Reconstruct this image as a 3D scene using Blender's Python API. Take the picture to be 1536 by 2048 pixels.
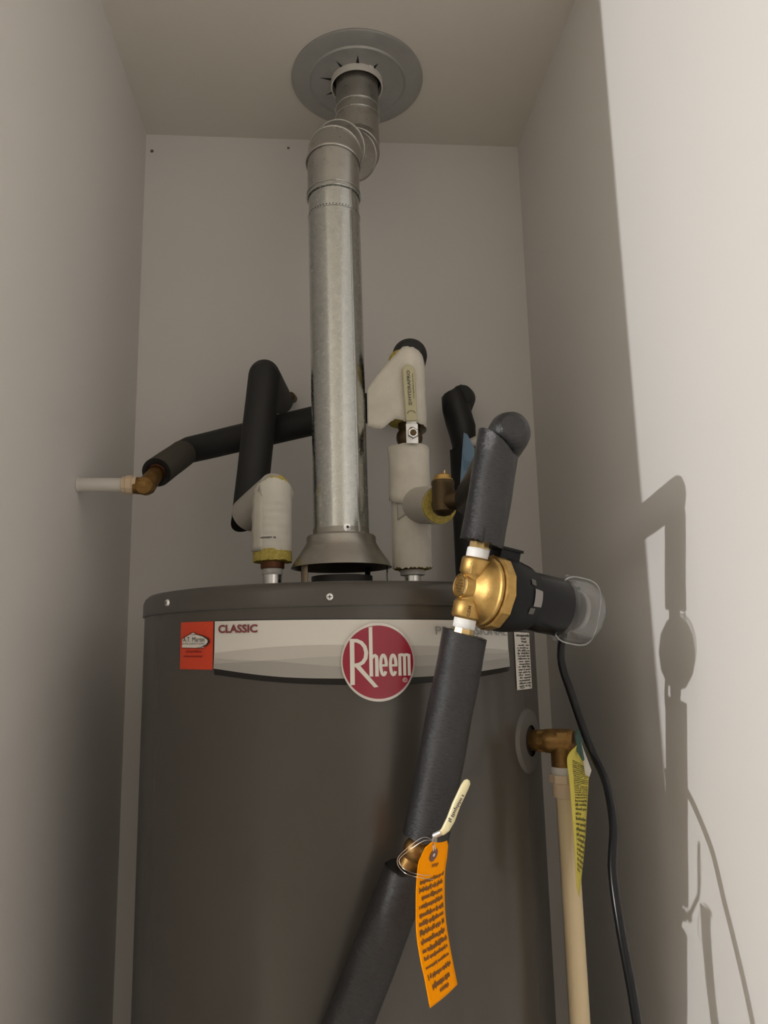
import bpy, bmesh, math, random
from mathutils import Vector, Matrix, Quaternion
random.seed(7)
for o in list(bpy.data.objects):
    bpy.data.objects.remove(o)
scene = bpy.context.scene
COL = scene.collection
PI = math.pi

# ------------------------------------------------------------------ camera
EYE = 1.45                       # camera height above the floor
yaw, pitch, roll = 0.08432, 0.17775, -0.02196
cam_d = bpy.data.cameras.new('camera')
cam = bpy.data.objects.new('camera', cam_d)
COL.objects.link(cam)
cy, sy, cp, sp = math.cos(yaw), math.sin(yaw), math.cos(pitch), math.sin(pitch)
fw = Vector((sy*cp, cy*cp, sp)); rt = Vector((cy, -sy, 0)); up = rt.cross(fw)
c_, s_ = math.cos(roll), math.sin(roll)
r2 = c_*rt + s_*up; u2 = -s_*rt + c_*up
cam.matrix_world = Matrix(((r2.x, u2.x, -fw.x, 0), (r2.y, u2.y, -fw.y, 0), (r2.z, u2.z, -fw.z, EYE), (0, 0, 0, 1)))
cam_d.sensor_fit = 'VERTICAL'; cam_d.sensor_height = 36.0
cam_d.lens = 1509.2/2048*36.0
cam_d.clip_start = 0.01
scene.camera = cam

# ------------------------------------------------------------------ world, lamp, exposure
world = bpy.data.worlds.new('room_light'); scene.world = world
world.use_nodes = True
bg = world.node_tree.nodes['Background']
bg.inputs['Color'].default_value = (1.0, 0.905, 0.755, 1)
bg.inputs['Strength'].default_value = 0.50

lamp_d = bpy.data.lights.new('room_lamp', 'POINT')
lamp_d.energy = 166; lamp_d.shadow_soft_size = 0.014; lamp_d.color = (1.0, 1.0, 1.0)
lamp = bpy.data.objects.new('room_lamp', lamp_d); COL.objects.link(lamp)
lamp.location = (-2.30, -0.468, EYE+0.72)

scene.view_settings.view_transform = 'Standard'
scene.view_settings.look = 'None'
scene.view_settings.exposure = 0.0
scene.view_settings.gamma = 1.0
scene.view_settings.use_curve_mapping = False

# ------------------------------------------------------------------ helpers
def V(x, y, h):
    "a point given by its place in the closet and its height above eye level"
    return Vector((x, y, h+EYE))

def prop(o, label=None, cat=None, group=None, kind=None):
    if label: o['label'] = label
    if cat: o['category'] = cat
    if group: o['group'] = group
    if kind: o['kind'] = kind
    return o

def thing(name, label, cat, loc=(0, 0, 0), group=None):
    o = bpy.data.objects.new(name, None); COL.objects.link(o)
    o.location = loc; o.empty_display_size = 0.02
    return prop(o, label, cat, group)

def build(name, verts, faces, mat, parent=None, uvs=None, sharp=35, flat=False, label=None, solid=0.0, bevel=0.0, sub=0):
    me = bpy.data.meshes.new(name)
    off = Vector((0, 0, 0))
    if parent is not None:
        p = parent
        while p is not None:
            off += p.location; p = p.parent
    me.from_pydata([tuple(Vector(v)-off) for v in verts], [], faces)
    if uvs is not None:
        l = me.uv_layers.new(name='UVMap')
        for poly, fu in zip(me.polygons, uvs):
            for li, uv in zip(poly.loop_indices, fu):
                l.data[li].uv = uv
    me.validate()
    me.update()
    if not flat:
        me.shade_smooth()
        me.set_sharp_from_angle(angle=math.radians(sharp))
    me.materials.append(mat)
    o = bpy.data.objects.new(name, me); COL.objects.link(o)
    if parent is not None: o.parent = parent
    if label: o['label'] = label
    if solid:
        m = o.modifiers.new('solid', 'SOLIDIFY'); m.thickness = solid; m.offset = 0
    if bevel:
        m = o.modifiers.new('bevel', 'BEVEL'); m.width = bevel; m.segments = 2; m.limit_method = 'ANGLE'
    return o

def tube_geo(path, r, seg=36, cap0=True, cap1=True, cut0=None, cut1=None, rough=0.0, ragged0=0.0, ragged1=0.0, dense=0.0, squash=None):
    "swept tube with mitred joints; cut0/cut1 are normals of slanting end cuts"
    pts = [Vector(p) for p in path]
    rs = list(r) if isinstance(r, (list, tuple)) else [r]*len(pts)
    if dense:                                     # extra rings
        np_, nr = [pts[0]], [rs[0]]
        for i in range(1, len(pts)):
            L = (pts[i]-pts[i-1]).length; n = max(1, int(L/dense))
            for k in range(1, n+1):
                np_.append(pts[i-1].lerp(pts[i], k/n)); nr.append(rs[i-1]+(rs[i]-rs[i-1])*k/n)
        pts, rs = np_, nr
    n = len(pts)
    T = [(pts[i+1]-pts[i]).normalized() for i in range(n-1)]
    a = Vector((0, 0, 1)) if abs(T[0].z) < 0.9 else Vector((1, 0, 0))
    nn = T[0].cross(a).normalized(); bb = T[0].cross(nn)
    verts, faces, uvs = [], [], []
    acc = 0.0; accs = []
    ph = random.uniform(0, 6)
    for i in range(n):
        t = T[max(0, i-1)]
        if i == 0: m = Vector(cut0) if cut0 is not None else T[0]
        elif i == n-1: m = Vector(cut1) if cut1 is not None else T[-1]
        else: m = (T[i-1]+T[i]).normalized()
        if i > 0: acc += (pts[i]-pts[i-1]).length
        accs.append(acc)
        for j in range(seg):
            th = 2*PI*j/seg
            rr = rs[i]
            if rough: rr *= 1+rough*(math.sin(3*th+ph+acc*60)+math.sin(5*th-acc*95+ph*2)*.6+random.uniform(-.5, .5))
            dv = nn*math.cos(th)+bb*math.sin(th)
            p = pts[i]+dv*rr
            p = p+t*((pts[i]-p).dot(m)/max(0.15, t.dot(m)))
            if i == 0 and ragged0: p = p-t*ragged0*(random.uniform(-1, 1)+.6*math.sin(2*th+ph))
            if i == n-1 and ragged1: p = p+t*ragged1*(random.uniform(-1, 1)+.6*math.sin(2*th+ph))
            verts.append(p)
        if i < n-1 and i > 0 or (i == 0 and n > 1 and False):
            q = T[i-1].rotation_difference(T[i]); nn = q @ nn; bb = q @ bb
    for i in range(n-1):
        for j in range(seg):
            k = (j+1) % seg
            faces.append((i*seg+j, i*seg+k, (i+1)*seg+k, (i+1)*seg+j))
            u0, u1 = 2*PI*j/seg*rs[i], 2*PI*(j+1)/seg*rs[i]
            uvs.append(((u0, accs[i]), (u1, accs[i]), (u1, accs[i+1]), (u0, accs[i+1])))
    if cap0:
        faces.append(tuple(range(seg-1, -1, -1)))
        uvs.append([(rs[0]*math.cos(2*PI*j/seg), rs[0]*math.sin(2*PI*j/seg)) for j in range(seg-1, -1, -1)])
    if cap1:
        faces.append(tuple((n-1)*seg+j for j in range(seg)))
        uvs.append([(rs[-1]*math.cos(2*PI*j/seg), rs[-1]*math.sin(2*PI*j/seg)) for j in range(seg)])
    return verts, faces, uvs

def tube(name, path, r, mat, parent=None, label=None, **k):
    v, f, u = tube_geo(path, r, **k)
    return build(name, v, f, mat, parent, u, label=label)

def basis(axis):
    w = Vector(axis).normalized()
    a = Vector((0, 0, 1)) if abs(w.z) < 0.9 else Vector((0, -1, 0))
    u = w.cross(a).normalized()
    return u, w.cross(u), w

def lathe(name, origin, axis, prof, mat, parent=None, seg=48, label=None, sides=None, sharp=35, th0=0.0, closed=False, flat=False):
    "profile of (radius, distance along axis); radius 0 closes an end"
    seg = sides or seg
    o = Vector(origin); u, v, w = basis(axis)
    verts, faces, uvs, idx = [], [], [], []
    for r, t in prof:
        if r <= 1e-6:
            idx.append([len(verts)]); verts.append(o+w*t)
        else:
            row = []
            for j in range(seg):
                th = 2*PI*j/seg+th0
                row.append(len(verts)); verts.append(o+w*t+(u*math.cos(th)+v*math.sin(th))*r)
            idx.append(row)
    acc = 0
    pairs = list(zip(idx[:-1], idx[1:], prof[:-1], prof[1:]))
    if closed: pairs.append((idx[-1], idx[0], prof[-1], prof[0]))
    for A, B, pa, pb in pairs:
        L = math.hypot(pb[0]-pa[0], pb[1]-pa[1])
        for j in range(seg):
            k = (j+1) % seg
            R = max(pa[0], pb[0]); u0, u1 = R*2*PI*j/seg, R*2*PI*(j+1)/seg
            if len(A) == 1 and len(B) == 1: continue
            if len(A) == 1: faces.append((A[0], B[k], B[j])); uvs.append(((u0, acc), (u1, acc+L), (u0, acc+L)))
            elif len(B) == 1: faces.append((A[j], A[k], B[0])); uvs.append(((u0, acc), (u1, acc), (u0, acc+L)))
            else: faces.append((A[j], A[k], B[k], B[j])); uvs.append(((u0, acc), (u1, acc), (u1, acc+L), (u0, acc+L)))
        acc += L
    return build(name, verts, faces, mat, parent, uvs, label=label, sharp=sharp, flat=flat)

def box(name, center, size, mat, parent=None, axes=None, bevel=0.0, label=None, seg=2):
    bm = bmesh.new(); bmesh.ops.create_cube(bm, size=1)
    if axes is None: axes = (Vector((1, 0, 0)), Vector((0, 1, 0)), Vector((0, 0, 1)))
    X, Y, Z = [Vector(a).normalized() for a in axes]
    for v in bm.verts:
        v.co = Vector((v.co.x*size[0], v.co.y*size[1], v.co.z*size[2]))
    if bevel: bmesh.ops.bevel(bm, geom=bm.edges[:], offset=bevel, segments=seg, affect='EDGES', profile=0.5)
    vs = [Vector(center)+X*v.co.x+Y*v.co.y+Z*v.co.z for v in bm.verts]
    bm.verts.index_update()
    fs = [tuple(v.index for v in f.verts) for f in bm.faces]
    bm.free()
    return build(name, vs, fs, mat, parent, label=label, sharp=40)

def prism(name, outline, thick, fn, mat, parent=None, label=None, bevel=0.0):
    "outline in 2D, given thickness, placed through fn(x, y, depth)"
    n = len(outline)
    vs = [fn(x, y, -thick/2) for x, y in outline]+[fn(x, y, thick/2) for x, y in outline]
    fs = [tuple(range(n-1, -1, -1)), tuple(range(n, 2*n))]
    for i in range(n):
        k = (i+1) % n; fs.append((i, k, n+k, n+i))
    return build(name, vs, fs, mat, parent, label=label, bevel=bevel, sharp=40)

class Flat:
    "flat print collected in 2D and laid on a surface by a mapping"
    def __init__(s): s.v, s.f = [], []
    def poly(s, pts):
        b = len(s.v); s.v += [tuple(p) for p in pts]; s.f.append(tuple(range(b, b+len(pts)))); return s
    def rect(s, x0, y0, x1, y1): return s.poly([(x0, y0), (x1, y0), (x1, y1), (x0, y1)])
    def stroke(s, pts, w, closed=False):
        n = len(pts); b = len(s.v); ws = w if isinstance(w, (list, tuple)) else [w]*n
        for i in range(n):
            p = Vector(pts[i])
            a = Vector(pts[i-1]) if (i > 0 or closed) else None
            c = Vector(pts[(i+1) % n]) if (i < n-1 or closed) else None
            d = Vector((0, 0))
            if a is not None: d += (p-a).normalized()
            if c is not None: d += (c-p).normalized()
            d.normalize(); nrm = Vector((-d.y, d.x))*ws[i]/2
            s.v += [tuple(p+nrm), tuple(p-nrm)]
        for i in range(n if closed else n-1):
            k = (i+1) % n
            s.f.append((b+2*i, b+2*i+1, b+2*k+1, b+2*k))
        return s
    def text(s, string, x0, x1, y0, y1, bold=0.0):
        cu = bpy.data.curves.new('t', 'FONT'); cu.body = string; cu.size = 1; cu.offset = bold; cu.resolution_u = 3
        ob = bpy.data.objects.new('t', cu); COL.objects.link(ob)
        dg = bpy.context.evaluated_depsgraph_get()
        me = bpy.data.meshes.new_from_object(ob.evaluated_get(dg))
        xs = [v.co.x for v in me.vertices]; ys = [v.co.y for v in me.vertices]
        ax, bx, ay, by = min(xs), max(xs), min(ys), max(ys)
        b = len(s.v)
        for v in me.vertices:
            s.v.append((x0+(v.co.x-ax)/(bx-ax)*(x1-x0), y0+(v.co.y-ay)/(by-ay)*(y1-y0)))
        for p in me.polygons: s.f.append(tuple(b+i for i in p.vertices))
        bpy.data.objects.remove(ob); bpy.data.curves.remove(cu); bpy.data.meshes.remove(me)
        return s
    def worn(s, x0, x1, y0, y1, pitch, fill=.72, gap=.16):
        "a line of print too small to read: close upright strokes with gaps between words"
        x = x0; d = 1 if x1 > x0 else -1
        H = y1-y0
        while (x1-x)*d > pitch*.5:
            if random.random() < gap and x != x0: x += d*pitch*.9; continue
            k = random.choice((.62, .62, .62, .7, 1.0)); lo = random.choice((0, 0, 0, 0, -.22))
            s.rect(x, y0+lo*H, x+d*pitch*fill, y0+k*H); x += d*pitch
        return s
    def put(s, name, fn, mat, parent, label=None):
        return build(name, [fn(*p) for p in s.v], s.f, mat, parent, label=label, flat=True)

# ------------------------------------------------------------------ materials
def new_mat(name, col, rough=0.5, metal=0.0, spec=0.5, **k):
    m = bpy.data.materials.new(name); m.use_nodes = True
    b = m.node_tree.nodes['Principled BSDF']
    b.inputs['Base Color'].default_value = (*col, 1)
    b.inputs['Roughness'].default_value = rough
    b.inputs['Metallic'].default_value = metal
    b.inputs['Specular IOR Level'].default_value = spec
    for kk, vv in k.items(): b.inputs[kk].default_value = vv
    return m

def tex(m, scale=(1, 1, 1), space='Object', kind='noise', nscale=20, detail=4, rough=.6):
    nt = m.node_tree
    tc = nt.nodes.new('ShaderNodeTexCoord'); mp = nt.nodes.new('ShaderNodeMapping')
    mp.inputs['Scale'].default_value = scale
    nt.links.new(tc.outputs[space], mp.inputs['Vector'])
    if kind == 'noise':
        t = nt.nodes.new('ShaderNodeTexNoise'); t.inputs['Scale'].default_value = nscale
        t.inputs['Detail'].default_value = detail; t.inputs['Roughness'].default_value = rough
        out = t.outputs['Fac']
    elif kind == 'voronoi':
        t = nt.nodes.new('ShaderNodeTexVoronoi'); t.inputs['Scale'].default_value = nscale; out = t.outputs['Color']
    elif kind == 'wave':
        t = nt.nodes.new('ShaderNodeTexWave'); t.inputs['Scale'].default_value = nscale; t.bands_direction = 'Y'
        t.inputs['Distortion'].default_value = detail; out = t.outputs['Fac']
    nt.links.new(mp.outputs['Vector'], t.inputs['Vector'])
    return out

def ramp(m, src, stops):
    nt = m.node_tree; r = nt.nodes.new('ShaderNodeValToRGB')
    e = r.color_ramp.elements
    while len(e) < len(stops): e.new(0.5)
    for el, (p, c) in zip(e, stops):
        el.position = p; el.color = (*c, 1) if isinstance(c, tuple) else (c, c, c, 1)
    nt.links.new(src, r.inputs['Fac']); return r.outputs['Color']

def bump(m, src, strength=.2, dist=.002, prev=None):
    nt = m.node_tree; b = nt.nodes.new('ShaderNodeBump')
    b.inputs['Strength'].default_value = strength; b.inputs['Distance'].default_value = dist
    nt.links.new(src, b.inputs['Height'])
    if prev is not None: nt.links.new(prev, b.inputs['Normal'])
    return b.outputs['Normal']

def link(m, src, inp): m.node_tree.links.new(src, m.node_tree.nodes['Principled BSDF'].inputs[inp])

def paint_mat(name, c0, c1):
    m = new_mat(name, c0, .75, spec=.25)
    link(m, ramp(m, tex(m, nscale=1.7, detail=3), [(.3, c0), (.7, c1)]), 'Base Color')
    link(m, bump(m, tex(m, nscale=160, detail=3), .10, .001), 'Normal')
    return m

M = {}
M['wall'] = paint_mat('painted drywall', (.748, .724, .698), (.773, .748, .720))
M['ceil'] = paint_mat('ceiling paint', (.72, .68, .62), (.75, .71, .65))
M['floor'] = paint_mat('pale floor', (.46, .42, .37), (.52, .48, .42))
M['mark'] = new_mat('dark scuff', (.16, .13, .10), .9)

m = M['tank'] = new_mat('grey brown enamel', (.066, .059, .050), .24, spec=.5)
link(m, ramp(m, tex(m, nscale=9, detail=3), [(.3, (.062, .056, .047)), (.7, (.070, .062, .053))]), 'Base Color')
link(m, bump(m, tex(m, nscale=45, detail=2), .03, .001), 'Normal')
M['lid'] = new_mat('grey brown lid', (.070, .063, .055), .30, spec=.45)
M['gap'] = new_mat('dark gap', (.012, .011, .010), .8)

def galv(name, lo, hi, rough, sc=70, stretch=(1, 1, 1), metal=1.0):
    m = new_mat(name, hi, rough, metal)
    v = tex(m, stretch, 'UV', 'voronoi', sc)
    n = tex(m, stretch, 'UV', 'noise', sc*1.4, 3)
    nt = m.node_tree; mx = nt.nodes.new('ShaderNodeMix'); mx.data_type = 'RGBA'
    mx.inputs['Factor'].default_value = .5
    nt.links.new(ramp(m, v, [(.1, lo), (.9, hi)]), mx.inputs['A']); nt.links.new(ramp(m, n, [(.35, lo), (.62, hi)]), mx.inputs['B'])
    link(m, mx.outputs['Result'], 'Base Color')
    rr = ramp(m, n, [(.35, rough-.03), (.65, rough+.05)]); link(m, rr, 'Roughness')
    link(m, bump(m, n, .02, .00012), 'Normal')
    return m
M['galv'] = galv('galvanized steel', (.50, .51, .49), (.585, .595, .57), .24, 140)
M['galv_dull'] = galv('dull galvanized steel', (.47, .46, .435), (.51, .50, .475), .30, 60)
M['plate'] = galv('ceiling plate steel', (.40, .40, .39), (.46, .46, .45), .50, 30, metal=.55)
M['hood'] = galv('hood steel', (.34, .32, .29), (.44, .42, .38), .40, 25)
M['hood_leg'] = new_mat('stained hood leg', (.34, .27, .19), .6, .3)
M['darkmetal'] = new_mat('dark flue metal', (.05, .048, .045), .5, .8)
M['caulk'] = new_mat('pale collar band', (.72, .69, .64), .5)

m = M['jacket'] = new_mat('white jacket paper', (.66, .62, .54), .55, spec=.3)
link(m, ramp(m, tex(m, (1, 1, 1), 'UV', 'noise', 35, 4), [(.3, (.61, .57, .49)), (.7, (.70, .66, .58))]), 'Base Color')
link(m, bump(m, tex(m, (1, 1, 1), 'UV', 'noise', 60, 4), .25, .0015), 'Normal')
m = M['jacket_rib'] = new_mat('ribbed jacket paper', (.68, .65, .58), .5, spec=.3)
w_ = tex(m, (1, 1, 1), 'UV', 'wave', 30, .6)
link(m, ramp(m, tex(m, (1, 1, 1), 'UV', 'noise', 40, 4), [(.3, (.64, .61, .54)), (.7, (.72, .69, .62))]), 'Base Color')
link(m, bump(m, w_, .25, .0012), 'Normal')
m = M['jacket_grey'] = new_mat('greyish jacket tape', (.47, .44, .39), .5, spec=.3)
link(m, bump(m, tex(m, (1, 1, 1), 'Object', 'noise', 45, 4), .2, .0015), 'Normal')
m = M['glassfib'] = new_mat('yellow glass fibre', (.55, .43, .10), .95, spec=.1)
link(m, ramp(m, tex(m, (1, 1, 1), 'Object', 'noise', 220, 5), [(.3, (.42, .32, .07)), (.7, (.66, .54, .16))]), 'Base Color')
link(m, bump(m, tex(m, (1, 1, 1), 'Object', 'noise', 400, 5), .7, .002), 'Normal')

m = M['foam'] = new_mat('black foam', (.020, .020, .019), .62, spec=.4)
link(m, bump(m, tex(m, (1, 1, 1), 'UV', 'noise', 260, 4), .2, .001), 'Normal')
M['foam_dusty'] = new_mat('dusty foam', (.075, .066, .052), .8, spec=.2)
m = M['foam_rough'] = new_mat('ribbed grey foam', (.016, .016, .0175), .19, spec=.55)
n1 = tex(m, (150, 640, 1), 'UV', 'noise', 1.0, 5, .7)
n2 = tex(m, (260, 1100, 1), 'UV', 'noise', 1.0, 3)
link(m, ramp(m, n1, [(.3, (.011, .011, .0125)), (.7, (.024, .024, .026))]), 'Base Color')
link(m, bump(m, n2, 1.0, .0004, bump(m, n1, 1.0, .0011)), 'Normal')
M['blacktape'] = new_mat('black tape', (.014, .014, .014), .5)
m = M['brass'] = new_mat('cast brass', (.47, .30, .10), .46, 1.0)
link(m, ramp(m, tex(m, (1, 1, 1), 'Object', 'noise', 130, 4), [(.3, (.41, .255, .08)), (.7, (.53, .345, .125))]), 'Base Color')
link(m, bump(m, tex(m, (1, 1, 1), 'Object', 'noise', 700, 3), .25, .0006), 'Normal')
M['brass_smooth'] = new_mat('machined brass', (.60, .43, .20), .25, 1.0)
M['brass_edge'] = new_mat('raised brass letters', (.72, .52, .22), .25, 1.0)
M['brass_dark'] = new_mat('stamped mark', (.10, .055, .02), .6, .4)
m = M['bronze'] = new_mat('old bronze', (.25, .135, .042), .45, .85)
link(m, ramp(m, tex(m, (1, 1, 1), 'Object', 'noise', 90, 4), [(.3, (.18, .095, .028)), (.7, (.31, .18, .06))]), 'Base Color')
link(m, bump(m, tex(m, (1, 1, 1), 'Object', 'noise', 500, 3), .3, .0006), 'Normal')
M['bronze_dk'] = new_mat('tarnished bronze', (.115, .078, .040), .45, .85)
M['copper'] = new_mat('tarnished copper', (.23, .10, .055), .5, .8)
M['steel'] = new_mat('bright steel', (.72, .72, .71), .22, 1.0)
M['zinc'] = new_mat('zinc plate', (.80, .80, .80), .35, .85)
m = M['ptfe'] = new_mat('white thread tape', (.85, .85, .85), .5)
link(m, bump(m, tex(m, (60, 900, 1), 'UV', 'noise', 1.0, 3), .5, .001), 'Normal')
M['tape_old'] = new_mat('old thread tape', (.55, .53, .50), .5)
M['cpvc'] = new_mat('cream plastic pipe', (.66, .53, .33), .38)
M['cpvc_white'] = new_mat('off white plastic pipe', (.60, .57, .52), .4)
M['cpvc_fit'] = new_mat('cream plastic fitting', (.62, .48, .33), .4)
M['cream'] = new_mat('cream vinyl grip', (.74, .66, .40), .32)
M['cream_dull'] = new_mat('yellowed vinyl grip', (.52, .48, .30), .4)
M['black_plastic'] = new_mat('black plastic', (.009, .009, .0095), .5, spec=.22)
M['black_gloss'] = new_mat('black gloss plastic', (.006, .006, .007), .25, spec=.3)
M['cord'] = new_mat('black cord jacket', (.006, .006, .007), .26, spec=.3)
M['orange'] = new_mat('orange card', (1.0, .335, .0), .6, spec=.05)
M['orange_edge'] = new_mat('orange card edge', (.95, .48, .16), .6)
M['ink_brown'] = new_mat('dark brown ink', (.17, .062, .003), .6)
M['eyelet'] = new_mat('brown paper eyelet', (.17, .075, .062), .7)
M['yellow'] = new_mat('yellow card', (.66, .56, .09), .5)
M['ink_olive'] = new_mat('olive ink', (.11, .095, .02), .6)
M['blue'] = new_mat('pale blue card', (.21, .33, .47), .55)
M['ink_blue'] = new_mat('dull blue ink', (.13, .21, .31), .6)
M['white'] = new_mat('white print', (.72, .68, .62), .4)
M['white_card'] = new_mat('white tab', (.55, .53, .47), .5)
M['teal'] = new_mat('teal tab', (.035, .085, .070), .5)
M['ink'] = new_mat('black print', (.015, .014, .013), .5)
M['ink_soft'] = new_mat('dark grey print', (.085, .082, .07), .5)
M['grey_print'] = new_mat('grey print', (.27, .265, .26), .4)
M['maroon'] = new_mat('maroon print', (.19, .03, .03), .4)
M['crimson'] = new_mat('crimson badge enamel', (.30, .010, .032), .25)
M['ring'] = new_mat('badge rim', (.62, .58, .54), .28, .35)
M['band0'] = new_mat('band pale', (.66, .635, .585), .35)
M['band1'] = new_mat('band middle grey', (.50, .475, .435), .35)
M['band2'] = new_mat('band grey', (.42, .40, .37), .35)
M['band3'] = new_mat('band dark grey', (.33, .315, .29), .35)
M['red'] = new_mat('red orange sticker', (.62, .050, .012), .45)
M['red_ink'] = new_mat('dark red print', (.28, .012, .006), .5)
M['label_grey'] = new_mat('worn label', (.24, .225, .21), .45)
M['escut'] = new_mat('grey cover disc', (.105, .098, .086), .45)
M['wire'] = new_mat('thin steel wire', (.62, .56, .50), .3, 1.0)
m = M['clear'] = bpy.data.materials.new('clear plastic'); m.use_nodes = True
nt = m.node_tree; nt.nodes.remove(nt.nodes['Principled BSDF'])
tr = nt.nodes.new('ShaderNodeBsdfTransparent'); tr.inputs['Color'].default_value = (.93, .94, .95, 1)
gl = nt.nodes.new('ShaderNodeBsdfGlossy'); gl.inputs['Roughness'].default_value = .12
df = nt.nodes.new('ShaderNodeBsdfDiffuse'); df.inputs['Color'].default_value = (.75, .75, .76, 1)
bn = bump(m, tex(m, (1, 1, 1), 'Object', 'noise', 70, 4), .6, .004)
nt.links.new(bn, gl.inputs['Normal'])
lw_ = nt.nodes.new('ShaderNodeLayerWeight'); lw_.inputs['Blend'].default_value = .30
mx1 = nt.nodes.new('ShaderNodeMixShader'); mx2 = nt.nodes.new('ShaderNodeMixShader')
mul = nt.nodes.new('ShaderNodeMath'); mul.operation = 'MULTIPLY_ADD'; mul.inputs[1].default_value = .55; mul.inputs[2].default_value = .03
nt.links.new(lw_.outputs['Facing'], mul.inputs[0]); nt.links.new(mul.outputs[0], mx1.inputs['Fac'])
nt.links.new(tr.outputs[0], mx1.inputs[1]); nt.links.new(gl.outputs[0], mx1.inputs[2])
mx2.inputs['Fac'].default_value = .028
nt.links.new(mx1.outputs[0], mx2.inputs[1]); nt.links.new(df.outputs[0], mx2.inputs[2])
nt.links.new(mx2.outputs[0], nt.nodes['Material Output'].inputs['Surface'])

M['highlight'] = new_mat('clear plastic seam', (.35, .35, .35), .2, spec=.6)  # solid grey that stands in for the bright edge highlight of the clear wrap

# ------------------------------------------------------------------ the closet
XL, XR, YB, CH = -0.3472, 0.4178, 1.40, EYE+1.0319
YF = 0.5415                                   # front face of the closet's front wall
def slab(name, x0, x1, y0, y1, z0, z1, mat):
    o = box(name, ((x0+x1)/2, (y0+y1)/2, (z0+z1)/2), (x1-x0, y1-y0, z1-z0), mat)
    return prop(o, kind='structure')
slab('wall_back', XL-.1, XR+.1, YB, YB+.1, 0, CH+.1, M['wall'])
slab('wall_left', XL-.1, XL, YF, YB, 0, CH, M['wall'])
slab('wall_right', XR, XR+.1, -2.2, YB, 0, CH, M['wall'])
slab('wall_front', -3.0, XL-.1, YF, YF+.1, 0, CH, M['wall'])
slab('ceiling', -3.0, XR, -2.2, YB, CH, CH+.1, M['ceil'])
slab('floor', -3.0, XR+.1, -2.2, YB+.1, -.1, 0, M['floor'])
# the sleeve where the supply pipe leaves the left wall, nail pops on the back wall
wb = bpy.data.objects['wall_back']
for x, h, r in ((-.335, .995, .0042), (-.062, 1.012, .0032), (.165, .83, .0025)):
    lathe('nail_mark', V(x, YB+.001, h)-Vector((0, 0, 0)), (0, -1, 0), [(r, 0), (r*.8, .0014), (0, .0016)], M['mark'] if x < .1 else M['wall'], wb, seg=12)

# ------------------------------------------------------------------ water heater
AX, AY, RT = .0275, 1.062, .262
TOP, SEAM = .0713, .0445
def cyl(R):                                   # surface of the tank: degrees round it, height
    def fn(th, h):
        a = math.radians(th); return V(AX+R*math.sin(a), AY-R*math.cos(a), h-.00007*th)
    return fn
wh = thing('water_heater', 'tall grey brown tank water heater with silver name band and round red badge', 'water heater', (AX, AY, 0))
lathe('tank_jacket', V(AX, AY, -EYE), (0, 0, 1), [(0, .05), (RT-.01, .05), (RT, .06), (RT, EYE+SEAM+.004), (RT-.02, EYE+SEAM+.004)], M['tank'], wh, seg=160)
lathe('foot_ring', V(AX, AY, -EYE), (0, 0, 1), [(0, .0), (RT-.02, .0), (RT-.02, .05), (0, .05)], M['darkmetal'], wh, seg=96)
Rl = RT+.0022
lathe('top_lid', V(AX, AY, 0), (0, 0, 1), [(RT-.004, SEAM), (Rl, SEAM), (Rl+.0004, SEAM+.001), (Rl, SEAM+.003), (Rl, TOP-.011), (Rl-.0022, TOP-.005), (Rl-.0065, TOP-.001), (Rl-.013, TOP), (Rl-.03, TOP-.002), (.075, TOP-.001), (0, TOP-.001)], M['lid'], wh, seg=160)
for th, h in ((-4.14, .0537), (-51.0, .0565), (42, .0525), (88, .052), (-98, .055)):
    a = math.radians(th); n = Vector((math.sin(a), -math.cos(a), 0))
    s = lathe('screw', V(AX, AY, h)+n*Rl, n, [(.0042, -.001), (.0042, .0008), (.0034, .0022), (.0016, .0027), (0, .0028)], M['zinc'], wh, sides=20)
    t = Vector((math.cos(a), math.sin(a), 0))
    box('slot', V(AX, AY, h)+n*(Rl+.0026), (.0046, .0009, .0008), M['ink'], s, axes=(t, n, (0, 0, 1)))
    box('slot', V(AX, AY, h)+n*(Rl+.0026), (.0009, .0009, .0040), M['ink'], s, axes=(t, n, (0, 0, 1)))

def interp(pts, x):
    if x <= pts[0][0]: return pts[0][1]
    for (a, b), (c, d) in zip(pts, pts[1:]):
        if x <= c:
            t = (x-a)/(c-a); return b+(d-b)*t
    return pts[-1][1]
def sm(pts, x):                                # smooth curve through points
    if x <= pts[0][0]: return pts[0][1]
    if x >= pts[-1][0]: return pts[-1][1]
    n = len(pts)
    for i in range(n-1):
        if x <= pts[i+1][0]:
            x0, y0 = pts[i]; x1, y1 = pts[i+1]
            m0 = (pts[i+1][1]-pts[i-1][1])/(pts[i+1][0]-pts[i-1][0]) if i > 0 else (y1-y0)/(x1-x0)
            m1 = (pts[i+2][1]-pts[i][1])/(pts[i+2][0]-pts[i][0]) if i < n-2 else (y1-y0)/(x1-x0)
            t = (x-x0)/(x1-x0); w = x1-x0
            return (2*t**3-3*t*t+1)*y0+(t**3-2*t*t+t)*w*m0+(-2*t**3+3*t*t)*y1+(t**3-t*t)*w*m1
def strip(name, th0, th1, top, bot, R, mat, parent, n=60, label=None, solid=0):
    vs, fs = [], []
    fn = cyl(R)
    for i in range(n+1):
        th = th0+(th1-th0)*i/n
        vs += [fn(th, sm(bot, th)), fn(th, sm(top, th))]
    for i in range(n): fs.append((2*i, 2*i+2, 2*i+3, 2*i+1))
    return build(name, vs, fs, mat, parent, label=label, solid=solid)
TH0, TH1 = -33.1, 45.7
band_bot = [(-33.1, -.0205), (-16, -.0286), (0, -.0306), (22, -.0292), (45.7, -.0215)]
blk_bot = [(-33.1, -.0269), (-17, -.0340), (0, -.0372), (22, -.0358), (45.7, -.0267)]
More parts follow.
